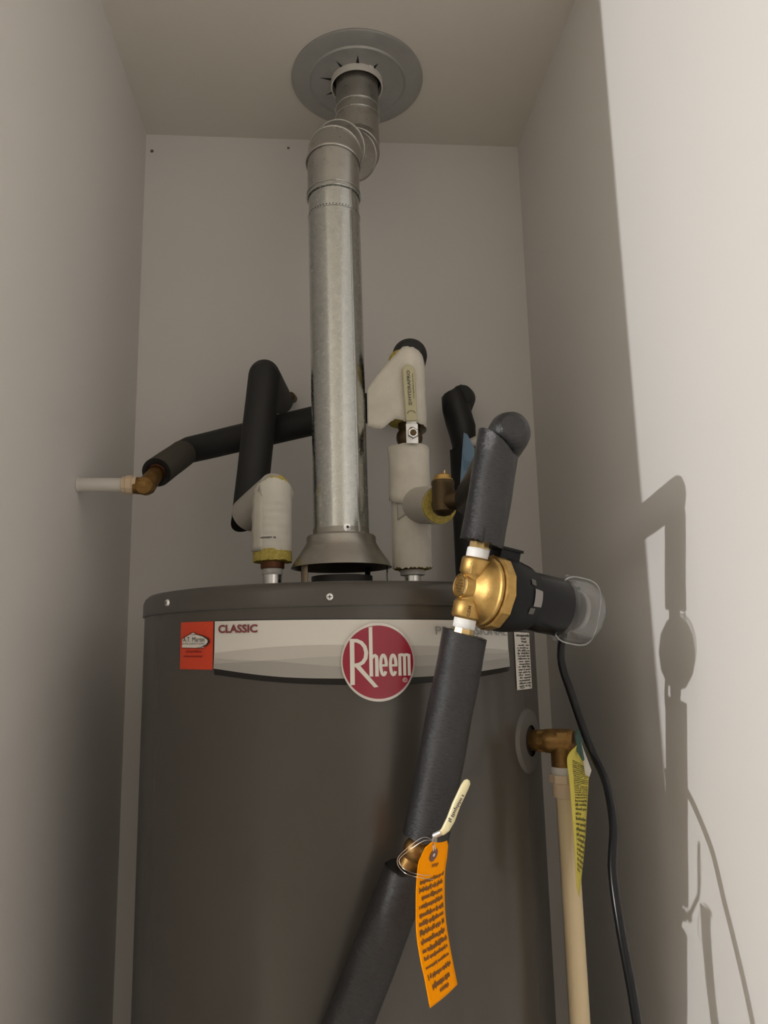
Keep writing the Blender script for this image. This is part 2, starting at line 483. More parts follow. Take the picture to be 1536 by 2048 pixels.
band = strip('name_band', TH0, TH1, [(-34, .0306), (46, .0304)], blk_bot, RT+.0006, M['ink'], wh, label='silver name band with grey waves and a black lower edge', solid=.0006)
strip('pale_field', TH0, TH1, [(-34, .0298), (46, .0298)], band_bot, RT+.0012, M['band0'], band)
w1 = [(-33.1, -.0042), (-18, .0015), (-4, .0036), (20, .0020), (45.7, -.0027)]
w2 = [(-33.1, -.0159), (-23, -.0136), (-4, -.0082), (20, -.0076), (45.7, -.0060)]
w3 = [(-33.1, -.0106), (-16, -.0137), (-2, -.0185), (22, -.0182), (45.7, -.0120)]
strip('upper_wave', TH0, TH1, w1, band_bot, RT+.0015, M['band1'], band)
strip('middle_wave', TH0, TH1, [(t, max(sm(w2, t), sm(w3, t))) for t in range(-34, 47, 2)], band_bot, RT+.0018, M['band2'], band)
strip('lower_wave', TH0, TH1, [(t, min(sm(w2, t), sm(w3, t))) for t in range(-34, 47, 2)], band_bot, RT+.0021, M['band3'], band)
Flat().text('CLASSIC', -31.8, -21.2, .0170, .0258, .030).put('lettering', cyl(RT+.0024), M['maroon'], band, 'maroon capitals reading CLASSIC')
Flat().text('PROFESSIONAL', 20.9, 44.9, .0139, .0228, .004).put('lettering', cyl(RT+.0024), M['grey_print'], band, 'grey capitals at the right of the band')

# round badge
BT, BH, BW, BV = 6.65, -.0140, .0385, .0402
def bad(R):
    f_ = cyl(R)
    return lambda x, y: f_(BT+math.degrees((x-745)/567*BW/RT), BH+(760-y)/632*BV)
def disc(name, R, rx, ry, mat, parent, back=.0, n=72):
    fn = bad(R); fb = bad(R-back)
    vs = []; fs = []
    rings = 8
    for k in range(rings+1):
        q = k/rings
        for j in range(n):
            a = 2*PI*j/n; vs.append(fn(745+rx*q*math.cos(a), 760-ry*q*math.sin(a)))
    for k in range(rings):
        for j in range(n):
            l = (j+1) % n; fs.append((k*n+j, (k+1)*n+j, (k+1)*n+l, k*n+l))
    if back:
        b0 = len(vs)
        for j in range(n):
            a = 2*PI*j/n; vs.append(fb(745+rx*math.cos(a), 760-ry*math.sin(a)))
        for j in range(n):
            l = (j+1) % n; fs.append((rings*n+j, b0+j, b0+l, rings*n+l))
    return build(name, vs, fs, mat, parent)
bd = disc('badge', RT+.0046, 567, 632, M['ring'], wh, back=.005); bd['label'] = 'round badge with pale rim'
disc('badge_face', RT+.0050, 543, 588, M['crimson'], bd)
F = Flat()
F.poly([(312, 1128), (312, 392), (380, 392), (380, 1120)])
F.stroke([(330, 415), (420, 418), (485, 450), (535, 515), (557, 610), (545, 700), (505, 765), (445, 802), (370, 812)], [56, 58, 60, 60, 60, 60, 60, 60, 52])
F.poly([(385, 832), (465, 822), (732, 1158), (668, 1166)])
F.poly([(600, 992), (600, 200), (655, 192), (655, 992)])
F.stroke([(640, 700), (665, 665), (690, 655), (710, 675), (714, 730), (714, 992)], [46, 48, 52, 54, 54, 54])
for cx in (815, 965):
    F.stroke([(cx+43*math.cos(a), 810-160*math.sin(a)) for a in [math.radians(q) for q in range(-2, 332, 14)]], 48)
    F.rect(cx-40, 800, cx+64, 836)
for x in (1045, 1120, 1192): F.rect(x, 640, x+48, 985)
F.stroke([(1060, 655), (1100, 648), (1140, 656)], 48); F.stroke([(1140, 656), (1180, 648), (1216, 656)], 48)
F.stroke([(1145+33*math.cos(a*PI/8), 1055+33*math.sin(a*PI/8)) for a in range(16)], 9, True)
F.text('R', 1132, 1160, 1072, 1038)
# the polygons are given top-down, so turn each to face outward
F.f = [tuple(reversed(f)) for f in F.f]
F.put('lettering', bad(RT+.0056), M['white'], bd, 'white letters reading Rheem')

# inspection sticker
def stk(R):
    f_ = cyl(R)
    return lambda x, y: f_(-45.05+(x-95)/550*11.5, .0298-(y-110)/780*.0517)
S = Flat()
nx, ny = 10, 2
for i in range(nx):
    S.rect(95+550*i/nx-(0), 110, 95+550*(i+1)/nx, 890)
st = S.put('inspection_sticker', stk(RT+.0010), M['red'], wh, 'red orange sticker with a white house logo')
Flat().poly([(145, 392), (335, 287), (400, 316), (480, 338), (545, 375), (580, 430), (552, 482), (505, 540), (140, 532)]).put('logo_field', stk(RT+.0020), M['white'], st)
S = Flat(); S.stroke([(130, 384), (335, 278), (395, 312)], 9)
S.stroke([(285, 325), (390, 316), (500, 345), (580, 395), (596, 440), (560, 492), (480, 527), (400, 537)], [3, 10, 17, 28, 34, 24, 10, 3])
S.stroke([(140, 540), (510, 548)], 7)
S.text('A.T. Martin', 165, 526, 438, 362, .0)
S.put('logo_print', stk(RT+.0025), M['ink'], st)
Flat().text('HOME INSPECTIONS', 150, 526, 486, 456).put('logo_print', stk(RT+.0025), M['ink_soft'], st)
S = Flat(); S.worn(205, 475, 614, 578, 13, gap=.08); S.worn(165, 500, 690, 654, 11, gap=.03); S.put('fine_print', stk(RT+.0016), M['red_ink'], st)

# rating label
def rat(R):
    f_ = cyl(R)
    return lambda x, y: f_(49.3+(x-215)/390*11.2, .0183-(y-320)/1430*.0670)
S = Flat()
for i in range(6): S.rect(215+390*i/6, 320, 215+390*(i+1)/6, 1755)
rl = S.put('rating_label', rat(RT+.0010), M['white'], wh, 'narrow white label full of small print')
S = Flat()
S.worn(250, 575, 425, 360, 34, .85, .05); S.worn(350, 490, 500, 450, 26, .85, 0); S.worn(365, 490, 575, 525, 26, .85, 0)
for k in range(16):
    y = 620+k*68
    S.worn(265+random.choice((0, 0, 20, 0)), 575-random.choice((0, 0, 0, 30)), y+44, y, 24, .80, .12)
S.worn(285, 370, 1725, 1690, 24, .85, 0); S.worn(520, 580, 1712, 1680, 24, .85, 0)
S.put('fine_print', rat(RT+.0014), M['ink_soft'], rl)

# cover disc round the relief valve
a = math.radians(55.5); n55 = Vector((math.sin(a), -math.cos(a), 0)); t55 = Vector((math.cos(a), math.sin(a), 0))
ec = V(AX, AY, -.1125)+n55*RT
vs, fs = [], []
nr, ns = 6, 48
for k in range(nr+1):
    q = .018+(.0375-.018)*k/nr
    for j in range(ns):
        b_ = 2*PI*j/ns; x, z = q*math.cos(b_), q*math.sin(b_)
        th = 55.5+math.degrees(x/RT)
        vs.append(cyl(RT+(.0040 if k < nr else .0))(th, -.1125+.004+z))
for k in range(nr):
    for j in range(ns):
        l = (j+1) % ns; fs.append((k*ns+j, (k+1)*ns+j, (k+1)*ns+l, k*ns+l))
ed = build('cover_disc', vs, fs, M['escut'], wh, label='round grey cover disc with a dark hole')
vs = [cyl(RT+.001)(55.5+math.degrees(.0185*math.cos(2*PI*j/32)/RT), -.1085+.0185*math.sin(2*PI*j/32)) for j in range(32)]
build('dark_hole', vs, [tuple(range(32))], M['gap'], ed, flat=True)
# flue stub on the lid
lathe('flue_ring', V(AX+.001, AY, TOP-.002), (0, 0, 1), [(.043, 0), (.043, .030), (.040, .030), (.040, 0)], M['darkmetal'], wh, closed=True)

# ------------------------------------------------------------------ draft hood
HX = AX+.0005
dh = thing('draft_hood', 'grey metal draft hood cone standing on legs over the tank top', 'draft hood', (HX, AY, EYE+TOP))
lathe('cone', V(HX, AY, 0), (0, 0, 1), [(.0400, .166), (.0400, .1585), (.0475, .1565), (.0490, .1545), (.0492, .1470), (.0530, .1400), (.0600, .1290), (.0668, .1195), (.0702, .1130), (.0710, .1115), (.0696, .1112), (.0655, .1185), (.0585, .1280), (.0515, .1390), (.0470, .1460), (.0465, .1530), (.0380, .1555), (.0380, .166)], M['hood'], dh, seg=80, closed=True)
for k, (ang, mt) in enumerate(((218, 'hood_leg'), (2, 'hood'), (148, 'darkmetal'), (52, 'darkmetal'))):
    a = math.radians(ang); p = Vector((math.cos(a), math.sin(a), 0)); t = Vector((-math.sin(a), math.cos(a), 0))
    rr = .0655
    w = .0135 if k == 0 else .009
    vs = []
    for h, q in ((TOP-.002, rr+.004), (TOP+.001, rr+.001), (.100, rr-.001), (.118, rr-.0005)):
        for s in (-1, 1): vs.append(V(HX, AY, h)+p*q+t*w/2*s)
    build('leg', vs, [(0, 1, 3, 2), (2, 3, 5, 4), (4, 5, 7, 6)], M[mt], dh, solid=.0012)

# ------------------------------------------------------------------ vent pipe
vp = thing('vent_pipe', 'straight galvanized steel vent pipe rising from the draft hood', 'vent pipe', (HX, AY, EYE+.155))
B0, B1 = V(.0285, AY, .1545), V(.0225, AY, .690)
ax = (B1-B0).normalized(); Lp = (B1-B0).length
SEAMT = .493
lathe('lower_section', B0, ax, [(.0393, 0), (.0400, .0005), (.0400, .004), (.0396, .006), (.0396, SEAMT), (.0402, SEAMT+.0004), (.0402, SEAMT+.002), (.038, SEAMT+.002), (.038, 0)], M['galv'], vp, seg=72, closed=True)
lathe('upper_section', B0, ax, [(.0384, SEAMT-.002), (.0388, SEAMT+.0025), (.0388, Lp), (.037, Lp)], M['galv'], vp, seg=72)
# lock seam down the side and the row of dimples at the joint
u_, v_, w_ax = basis(ax)
sd = Vector((.62, -.78, 0)).normalized()
box('lock_seam', B0+ax*(SEAMT/2)+sd*.0397, (.0050, .0011, SEAMT-.004), M['galv'], vp, axes=(Vector((.78, .62, 0)), sd, ax), bevel=.0004)
sd2 = Vector((.66, -.75, 0)).normalized()
box('lock_seam', B0+ax*(SEAMT+(Lp-SEAMT)/2)+sd2*.0389, (.0050, .0011, Lp-SEAMT-.003), M['galv_dull'], vp, axes=(Vector((.75, .66, 0)), sd2, ax), bevel=.0004)
for ang in (-80,):
    a = math.radians(ang); n = Vector((math.cos(a), math.sin(a), 0))
    s = lathe('screw', B0+ax*.009+n*.0392, n, [(.0052, 0), (.0052, .0012), (.0034, .0014), (.0034, .0034), (0, .0036)], M['steel'], vp, sides=18)
    lathe('screw_hole', B0+ax*.009+n*.0427, n, [(.0020, 0), (0, .0003)], M['ink'], s, sides=10)
for k in range(26):
    a = -PI+k*PI/25; n = Vector((math.cos(a), math.sin(a), 0))
    lathe('dimple', B0+ax*(SEAMT+.0032)+n*.0388, n, [(.0010, 0), (.0006, .0012), (0, .0014)], M['darkmetal'], vp, seg=6)

# offset of two adjustable elbows made of gores
C_TOP = V(.071, 1.228, 1.0319)
hd = Vector((.0485, .166, 0)); off = hd.length; hd.normalize()
def pth(s_h, z): return Vector((.0225, AY, EYE+z))+hd*s_h
ang = math.radians(52); Rb = .060
pts_low = []; pts_up = []
zs = .762
# lower elbow: three mitre joints
def arc(s0, z0, a0, a1, R, n):
    out = []; s, z = s0, z0
    for k in range(n):
        am = a0+(a1-a0)*(k+.5)/n; L = R*abs(a1-a0)/n
        s += L*math.sin(am); z += L*math.cos(am); out.append((s, z, am))
    return out
def gore_run(start, z_start, angs, lens):
    s, z = start, z_start; res = [(s, z)]
    for a_, l_ in zip(angs, lens):
        s += l_*math.sin(a_); z += l_*math.cos(a_); res.append((s, z))
    return res
angs = [0, math.radians(18), math.radians(36), math.radians(54), math.radians(54), math.radians(36), math.radians(18), 0]
lens = [.058, .030, .034, .050, .044, .032, .028, .132]
run = gore_run(0, .682, angs, lens)
ks = (off)/run[-1][0]
run = [(s*ks, z) for s, z in run]
zend = run[-1][1]
run[-1] = (run[-1][0], 1.036)
RP = [pth(s, z) for s, z in run]
el1 = thing('vent_elbow', 'lower adjustable steel elbow of the vent, bending back from the straight pipe', 'pipe elbow', tuple(RP[0]), 'adjustable vent elbows')
el2 = thing('vent_elbow', 'upper adjustable steel elbow of the vent, turning up into the ceiling plate', 'pipe elbow', tuple(RP[4]), 'adjustable vent elbows')
def mit(i):
    if i == 0: return (RP[1]-RP[0]).normalized()
    if i == len(RP)-1: return (RP[-1]-RP[-2]).normalized()
    return ((RP[i]-RP[i-1]).normalized()+(RP[i+1]-RP[i]).normalized()).normalized()
rad = [.0402, .0408, .0412, .0410, .0404, .0400, .0396, .0388]
for i in range(len(RP)-1):
    par = el1 if i < 4 else el2
    t = (RP[i+1]-RP[i]).normalized()
    r_ = rad[i]
    mtl = M['galv_dull'] if i else M['galv_dull']
    tube('gore', [RP[i], RP[i+1]], r_, mtl, par, seg=64, cut0=mit(i), cut1=mit(i+1), cap0=False, cap1=False)
def bead(c, n, r, parent, thick=.0016, name='bead', mat=None):
    u, v, w = basis(n)
    pts = [Vector(c)+(u*math.cos(2*PI*k/64)+v*math.sin(2*PI*k/64))*r for k in range(65)]
    vv, ff, uu = tube_geo(pts, thick, seg=10, cap0=False, cap1=False)
    return build(name, vv, ff, mat or M['galv'], parent, uu)
def bead_mitre(i, r, parent, thick=.0016):
    u, v, w = basis(RP[i]-RP[i-1]); m_ = mit(i); pts = []
    for k in range(65):
        p = RP[i]+(u*math.cos(2*PI*k/64)+v*math.sin(2*PI*k/64))*r
        p += w*((RP[i]-p).dot(m_)/w.dot(m_)); pts.append(p)
    vv, ff, uu = tube_geo(pts, thick, seg=10, cap0=False, cap1=False)
    return build('bead', vv, ff, M['galv_dull'], parent, uu)
bead(RP[0]+ax*.000, ax, .0404, el1); bead(RP[0]+ax*.007, ax, .0406, el1, .0012)
bead_mitre(1, .0410, el1, .0022); bead_mitre(2, .0413, el1); bead_mitre(3, .0412, el1)
bead_mitre(5, .0405, el2); bead_mitre(6, .0400, el2)
for q in (.950, .968): bead((RP[7].x, RP[7].y, EYE+q), (0, 0, 1), .0392, el2, .0018)

# ceiling plate
cpx, cpy = .072, 1.2285
cl = thing('ceiling_plate', 'round grey metal ceiling plate around the vent pipe', 'ceiling plate', (cpx, cpy, CH))
lathe('plate', (cpx, cpy, CH), (0, 0, -1), [(.120, 0), (.1205, .003), (.118, .0048), (.098, .0062), (.090, .0072), (.0872, .0098), (.0848, .0072), (.080, .0064), (.062, .0062), (.0475, .0062), (.0475, .003), (.118, .001)], M['plate'], cl, seg=96)
lathe('inner_ring', (cpx-.001, cpy-.001, CH), (0, 0, -1), [(.0478, -.004), (.0478, .0175), (.0455, .0180), (.0455, -.004)], M['caulk'], cl, seg=64, closed=True, label='pale band around the opening')
lathe('dark_opening', (cpx, cpy, CH-.0006), (0, 0, -1), [(.047, 0), (0, .0002)], M['gap'], cl, seg=48)
a = math.radians(-62); bpv = Vector((math.cos(a), math.sin(a), 0))
box('ring_joint', (cpx+bpv.x*.0482, cpy+bpv.y*.0482, CH-.0065), (.004, .010, .012), M['caulk'], cl, axes=(bpv, (-bpv.y, bpv.x, 0), (0, 0, 1)), bevel=.0006)
for ang_, L in ((-92, .020), (-128, .018), (-172, .024), (150, .020), (-55, .014)):
    a = math.radians(ang_); d = Vector((math.cos(a), math.sin(a), 0)); t = Vector((-d.y, d.x, 0))
    c0 = Vector((cpx, cpy, CH-.0064))
    build('slit', [c0+d*.0475+t*.0032, c0+d*.0475-t*.0032, c0+d*(.0475+L)], [(0, 1, 2)], M['gap'], cl, flat=True)

# ------------------------------------------------------------------ hot water pipe (left)
HPX, HPY = -.0685, AY
hp = thing('hot_water_pipe', 'insulated pipe rising from the tank beside the vent, with black foam upper part', 'pipe', (HPX, HPY, EYE+TOP))
zdir = (0, 0, 1)
lathe('nipple', V(HPX, HPY, TOP-.003), zdir, [(.0133, 0), (.0133, .038), (0, .038)], M['steel'], hp)
lathe('thread_tape', V(HPX, HPY, .1030), zdir, [(.0138, 0), (.0144, .001), (.0144, .0085), (.0138, .0095)], M['tape_old'], hp)
lathe('coupling', V(HPX, HPY, .1118), zdir, [(.0, 0), (.0160, 0), (.0166, .001), (.0166, .014), (0, .014)], M['copper'], hp)
vv, ff, uu = tube_geo([V(HPX, HPY, .1215), V(HPX, HPY, .1375)], .0272, seg=48, rough=.010, ragged0=.0008)
build('fibre_end', vv, ff, M['glassfib'], hp, uu, label='yellow glass fibre edge')
E1 = V(HPX, HPY, .2190); E2 = V(-.1085, 1.124, .2000)
mh = ((E1-V(HPX, HPY, .15)).normalized()+(E2-E1).normalized()).normalized()
tube('jacket', [V(HPX, HPY, .1352), E1+Vector((0, 0, 0))], .0272, M['jacket_rib'], hp, label='white ribbed paper jacket', seg=56, cut1=Vector((-.12, .52, .84)), ragged1=.0012, ragged0=.0005, dense=.012, rough=.003)
tube('fibre_top', [V(HPX, HPY, .19), E1+Vector((0, 0, .0022))], .0255, M['glassfib'], hp, label='torn yellow glass fibre at the cut', seg=56, cut1=Vector((-.12, .56, .82)), ragged1=.0022)
# paper lap along the jacket's side
vs, fs = [], []
for i in range(13):
    for j in range(5):
        th = math.radians(200+j*11)
        rr = .0276+.0022*(j == 0)+.0006*math.sin(i*1.7)
        h = .1375-.003+i/12*(.083-(.012*(j == 0)))
        vs.append(V(HPX+rr*math.cos(th), HPY+rr*math.sin(th), h))
for i in range(12):
    for j in range(4): fs.append((i*5+j, i*5+j+1, (i+1)*5+j+1, (i+1)*5+j))
build('jacket_lap', vs, fs, M['jacket'], hp, solid=.0006)
Flat().worn(-.011, .012, 0, .0032, .0020).put('stamp', lambda x, y: V(HPX-.004+x*.98, HPY-math.sqrt(.0276**2-(x-.004)**2)-.0004, .1515+y), M['ink_soft'], hp)
tube('elbow_jacket', [E1.lerp(E2, -.15), E2], .0268, M['jacket_grey'], hp, label='greyish white jacket running back from the elbow', seg=48, dense=.02, rough=.004)
G0 = V(-.1090, 1.133, .206); G1 = V(-.0880, 1.146, .4230); G2 = V(-.0770, 1.397, .4690)
tube('foam_sleeve', [G0+Vector((0, 0, -.008)), G1], .0252, M['foam'], hp, seg=48, dense=.03, rough=.004, cut0=Vector((-.35, .50, .79)), cut1=Vector((.1, .50, .85)))
tube('foam_sleeve', [G1.lerp(G2, -.06)+Vector((0, 0, .000)), G1.lerp(G2, .0)+Vector((0, 0, .004)), G1.lerp(G2, .3)+Vector((0, 0, .002)), G2], [.019, .0248, .0250, .0245], M['foam'], hp, seg=48, dense=.02, rough=.004)
tube('pipe_end', [G1.lerp(G2, .9)+Vector((.022, 0, .006)), G2+Vector((.024, .002, .006))], .0085, M['bronze_dk'], hp, seg=24)

# ------------------------------------------------------------------ supply pipe from the left wall
SPX = XL
su = thing('supply_pipe', 'cream plastic stub from the left wall turning into a long black foam sleeve', 'pipe', tuple(V(XL, 1.087, .2375)))
K0 = V(XL+.0005, 1.087, .2385); K1 = V(-.2790, 1.087, .2380)
tube('plastic_pipe', [K0, K1], .0102, M['cpvc_white'], su, seg=32)
lathe('wall_ring', K0, (1, 0, 0), [(.0112, 0), (.0112, .002), (.0102, .003)], M['cpvc_white'], su, seg=32)
lathe('adapter', K1+Vector((-.006, 0, 0)), (1, 0, 0), [(.0102, 0), (.0125, .001), (.0125, .006), (.0142, .007), (.0142, .015), (.0122, .016), (.0122, .021), (0, .021)], M['cpvc_fit'], su, sides=12, sharp=25)
K2 = V(-.2515, 1.087, .2365)
F0 = V(-.243, 1.112, .262); F1 = V(-.2240, 1.215, .3180)
fd = (F1-F0).normalized()
tube('brass_elbow', [V(-.2680, 1.087, .2372), K2+Vector((-.004, 0, 0)), K2+Vector((.001, .004, .002)), K2.lerp(F0, .55), F0+fd*.01], [.0118, .0128, .0132, .0125, .0112], M['bronze'], su, seg=32)
lathe('elbow_plug', K2+Vector((0, -.003, -.001)), (-.05, -1, -.05), [(.0130, -.004), (.0130, .007), (.0118, .0085), (0, .0085)], M['bronze'], su, seg=32)
lathe('copper_ring', F0-fd*.004, fd, [(.0135, 0), (.0135, .006), (0, .006)], M['copper'], su, seg=32)
tube('short_foam_sleeve', [F0+fd*.001, F1], .0218, M['foam_dusty'], su, label='dusty brown foam sleeve', seg=40, dense=.02, rough=.004, cap0=False)
lathe('foam_end', F0+fd*.0013, -fd, [(.0120, -.004), (.0214, 0), (.0218, -.0015)], M['foam'], su, seg=40)
L0 = V(-.2370, 1.262, .3330); L1 = V(.092, 1.118, .3700)
tube('long_foam_sleeve', [L0, L0.lerp(L1, .05), L0.lerp(L1, .35), L0.lerp(L1, .7), L1], [.0185, .0222, .0226, .0230, .0232], M['foam'], su, seg=44, dense=.02, rough=.004, cap0=True)

# ------------------------------------------------------------------ cold water pipe (right)
CX, CY = .1290, AY
cw = thing('cold_water_pipe', 'pipe in white paper insulation between the vent and the pump, with a side branch', 'pipe', (CX, CY, EYE+TOP))
lathe('nipple', V(CX-.0005, CY, TOP-.003), zdir, [(.0118, 0), (.0118, .036), (0, .036)], M['steel'], cw)
lathe('thread_tape', V(CX-.0005, CY, .0990), zdir, [(.0118, 0), (.0172, .001), (.0172, .008), (.0118, .009)], M['tape_old'], cw)
tube('fibre_core', [V(CX-.001, CY, .1085), V(CX, CY, .28)], .0255, M['glassfib'], cw, seg=40)
lathe('inner_pipe', V(CX, CY, .1040), zdir, [(0, 0), (.0145, 0), (.0145, .02)], M['copper'], cw)
tube('lower_jacket', [V(CX-.0005, CY, .1090), V(CX, CY, .2300)], .0282, M['jacket'], cw, label='white paper jacket torn at the bottom edge', seg=64, ragged0=.0018, dense=.015, rough=.004, cap0=False)
def sheet(name, cxy, r, a0, a1, h0, h1, mat, parent, na=28, nh=8, flare=None, label=None, rag=0.0, solid=.0008):
    vs, fs, us = [], [], []
    rj = [(random.uniform(-rag, rag), random.uniform(-rag, rag)) for _ in range(na+1)]
    for i in range(na+1):
        th = a0+(a1-a0)*i/na
        lo, hi = h0(th)+rj[i][0], h1(th)+rj[i][1]
        for j in range(nh+1):
            h = lo+(hi-lo)*j/nh
            rr = r*(1+.006*math.sin(th*.07+j*.9))
            p = V(cxy[0]+rr*math.cos(math.radians(th)), cxy[1]+rr*math.sin(math.radians(th)), h)
            if flare: p = flare(p, th, j/nh)
            vs.append(p)
    for i in range(na):
        for j in range(nh):
            a_, b_, c2, d_ = i*(nh+1)+j, (i+1)*(nh+1)+j, (i+1)*(nh+1)+j+1, i*(nh+1)+j+1
            fs.append((a_, b_, c2, d_))
            g = lambda q: (math.radians(a0+(a1-a0)*(q//(nh+1))/na)*r, (h1(0)-h0(0))*(q % (nh+1))/nh)
            us.append((g(a_), g(b_), g(c2), g(d_)))
    return build(name, vs, fs, mat, parent, us, label=label, solid=solid)
sheet('upper_jacket', (CX-.0005, CY), .0288, 180, 400, lambda t: .2085-.010*max(0, min(1, (t-180)/60))+.010*max(0, (t-330)/70), lambda t: .2860-.004*max(0, (t-320)/60), M['jacket'], cw, label='overlapping sheet of white paper jacket', rag=.0006, flare=lambda p, th, q: p+Vector((math.cos(math.radians(th)), math.sin(math.radians(th)), 0))*(.0042*max(0, 1-abs(th-215)/60)*(1-q)**2+.0035*max(0, 1-abs(th-185)/30)*q**3))
tube('fibre_core', [V(CX, CY, .20), V(CX, CY, .2835)], .0262, M['jacket_grey'], cw, seg=40)
# branch to the recirculation line
TB0, TB1 = V(CX+.004, CY-.004, .2000), V(.1580, .9880, .1870)
tdir = (TB1-TB0).normalized()
tube('branch_jacket', [TB0, TB1], .0262, M['jacket_grey'], cw, label='greyish taped branch pointing forward', seg=48, dense=.02, rough=.005, ragged1=.001)
tube('branch_fibre', [TB1-tdir*.004, TB1+tdir*.0035], .0252, M['glassfib'], cw, label='yellow glass fibre ring', seg=48, rough=.012)
sheet('tape_patch', (CX, CY), .0296, 222, 292, lambda t: .1760+.018*((t-222)/70), lambda t: .2050+.006*((t-222)/70), M['jacket_grey'], cw, na=14)
FX, FY = .1600, .9630
tube('branch_pipe', [TB1-tdir*.01, V(FX, FY, .1845)], .0110, M['bronze_dk'], cw, seg=28)
# valve gap and the upper wrapped length
tube('upper_pipe', [V(CX-.001, CY, .28), V(CX-.001, CY, .42)], .0115, M['bronze_dk'], cw, seg=28)
UX = .1265
tube('upper_fibre', [V(UX, CY, .3225), V(UX+.001, CY, .4130)], .0262, M['glassfib'], cw, label='yellow glass fibre under the upper wrap', seg=44, cut1=Vector((.25, .45, .85)))
def flare(p, th, q):
    if th < 258:                              # loose flap that leaves the round and sticks out to the left
        k = (258-th)/(258-160)
        base = V(UX, CY, 0)+Vector((math.cos(math.radians(258)), math.sin(math.radians(258)), 0))*.0285
        return Vector((base.x-.053*k, base.y+.010*k*k+.006*k, p.z))
    return p
def ftop(t):
    if t < 258:
        k = (258-t)/98; return .4310-.048*k-.012*k*k
    return .4310-.010*max(0, (t-285)/60)-.016*max(0, (t-315)/60)
def fbot(t):
    if t < 258:
        k = (258-t)/98; return .3180-.005*k+.005*math.sin(k*7)
    return .3180-.0035*max(0, (t-270)/60)
sheet('upper_wrap', (UX, CY), .0285, 160, 420, fbot, ftop, M['jacket'], cw, na=60, nh=10, flare=flare, label='white paper wrap with a loose flap', rag=.0008)
tube('foam_sleeve', [V(.1345, 1.062, .4330), V(.1355, 1.076, .4350), V(.1370, 1.110, .4370), V(.146, 1.396, .4450)], [.018, .0262, .0268, .0262], M['foam'], cw, label='black foam sleeve running back over the wrap', seg=44, dense=.02, rough=.004)

# ball valve on the cold pipe
def ball_valve(name, label, c, axis, front, mat, scale=1.0):
    r = thing(name, label, 'valve', tuple(c), 'ball valves with cream levers')
    w = Vector(axis).normalized()
    lathe('body', c-w*.026*scale, w, [(.0, 0), (.0165, 0), (.0165, .012), (.0150, .014), (.0185, .020), (.0195, .026), (.0185, .032), (.0150, .038), (.0165, .040), (.0165, .052), (0, .052)] if scale == 1 else [(q*scale, t*scale) for q, t in [(.0, 0), (.0165, 0), (.0165, .012), (.0150, .014), (.0185, .020), (.0195, .026), (.0185, .032), (.0150, .038), (.0165, .040), (.0165, .052), (0, .052)]], mat, r, sides=16, sharp=28)
    return r
vc = V(CX+.0005, CY, .3015)
bv = ball_valve('ball_valve', 'dark bronze ball valve with an upright yellowed lever in the cold pipe', vc, (0, 0, 1), (0, -1, 0), M['bronze_dk'])
lathe('stem', vc+Vector((0, -.016, 0)), (0, -1, 0), [(.008, 0), (.008, .012), (.0055, .012), (.0055, .022), (0, .022)], M['bronze_dk'], bv, sides=16)
lvy = vc.y-.0325
lev = box('lever_plate', (vc.x, lvy, vc.z-.003), (.0172, .0022, .0290), M['zinc'], bv, bevel=.0006)
box('lever_neck', (vc.x-.0003, lvy+.0005, vc.z+.0170), (.0150, .0020, .014), M['galv_dull'], bv, bevel=.0004)
nt_ = lathe('nut', (vc.x+.0008, lvy-.001, vc.z-.0035), (0, -1, 0), [(.0086, 0), (.0086, .0052), (.0072, .0066), (.0042, .0066)], M['steel'], bv, sides=6, sharp=20, th0=.5)
lathe('stem_tip', (vc.x+.0008, lvy-.001, vc.z-.0035), (0, -1, 0), [(.0046, 0), (.0046, .0072), (.003, .0080), (0, .0080)], M['bronze_dk'], nt_, seg=20)
def stadium(L, w0, w1, n=10):
    "rounded bar outline from y=0 up to L, half widths w0 (foot) and w1 (tip)"
    pts = [(-w0, 0), (w0, 0)]
    for k in range(n+1):
        a = PI*k/n; pts.append((w1*math.cos(a), L-w1+w1*math.sin(a)))
    return pts
g0 = Vector((vc.x-.0002, lvy+.0002, vc.z+.0150))
gdir = Vector((-.035, -.03, 1)).normalized(); gx = Vector((1, 0, .035)).normalized(); gn = gx.cross(gdir)
gp = lambda x, y, z: g0+gx*x+gdir*y-gn*z
grip = prism('grip', stadium(.0840, .0084, .0092), .0062, lambda x, y, z: g0+gx*x+gdir*y+gn*z, M['cream_dull'], bv, bevel=.0018)
def gripmap(o, X, Y, N, d): return lambda x, y: o+X*x+Y*y+N*d
S = Flat().text('HYDRAPRO', .030, .0745, -.0019, .0027, .014)
S.put('lettering', lambda x, y: g0+gdir*x+gx*(-y-.0006)+Vector((0, -1, 0))*.0040+gdir*0, M['ink_soft'], grip, 'dark capitals along the lever')
S = Flat().stroke([(.0235, -.0018), (.0278, -.0018), (.0278, .0022), (.0235, .0022)], .0009, True).stroke([(.0256, -.0018), (.0256, .0022)], .0008)
S.put('lettering', lambda x, y: g0+gdir*x+gx*(-y-.0006)+Vector((0, -1, 0))*.0040, M['ink_soft'], grip)
S = Flat().worn(.033, .070, -.0058, -.0042, .0011, gap=.1)
S.put('lettering', lambda x, y: g0+gdir*x+gx*(-y-.0002)+Vector((0, -1, 0))*.0040, M['ink_olive'], grip)
S = Flat().stroke([(-.0055+.0055*(1-math.cos(q*PI/8)), .0105+.0045*math.sin(q*PI/8)) for q in range(9)], .0008)
S.put('moulded_line', lambda x, y: g0+gx*x+gdir*y+Vector((0, -1, 0))*.0040, M['ink_olive'], grip)

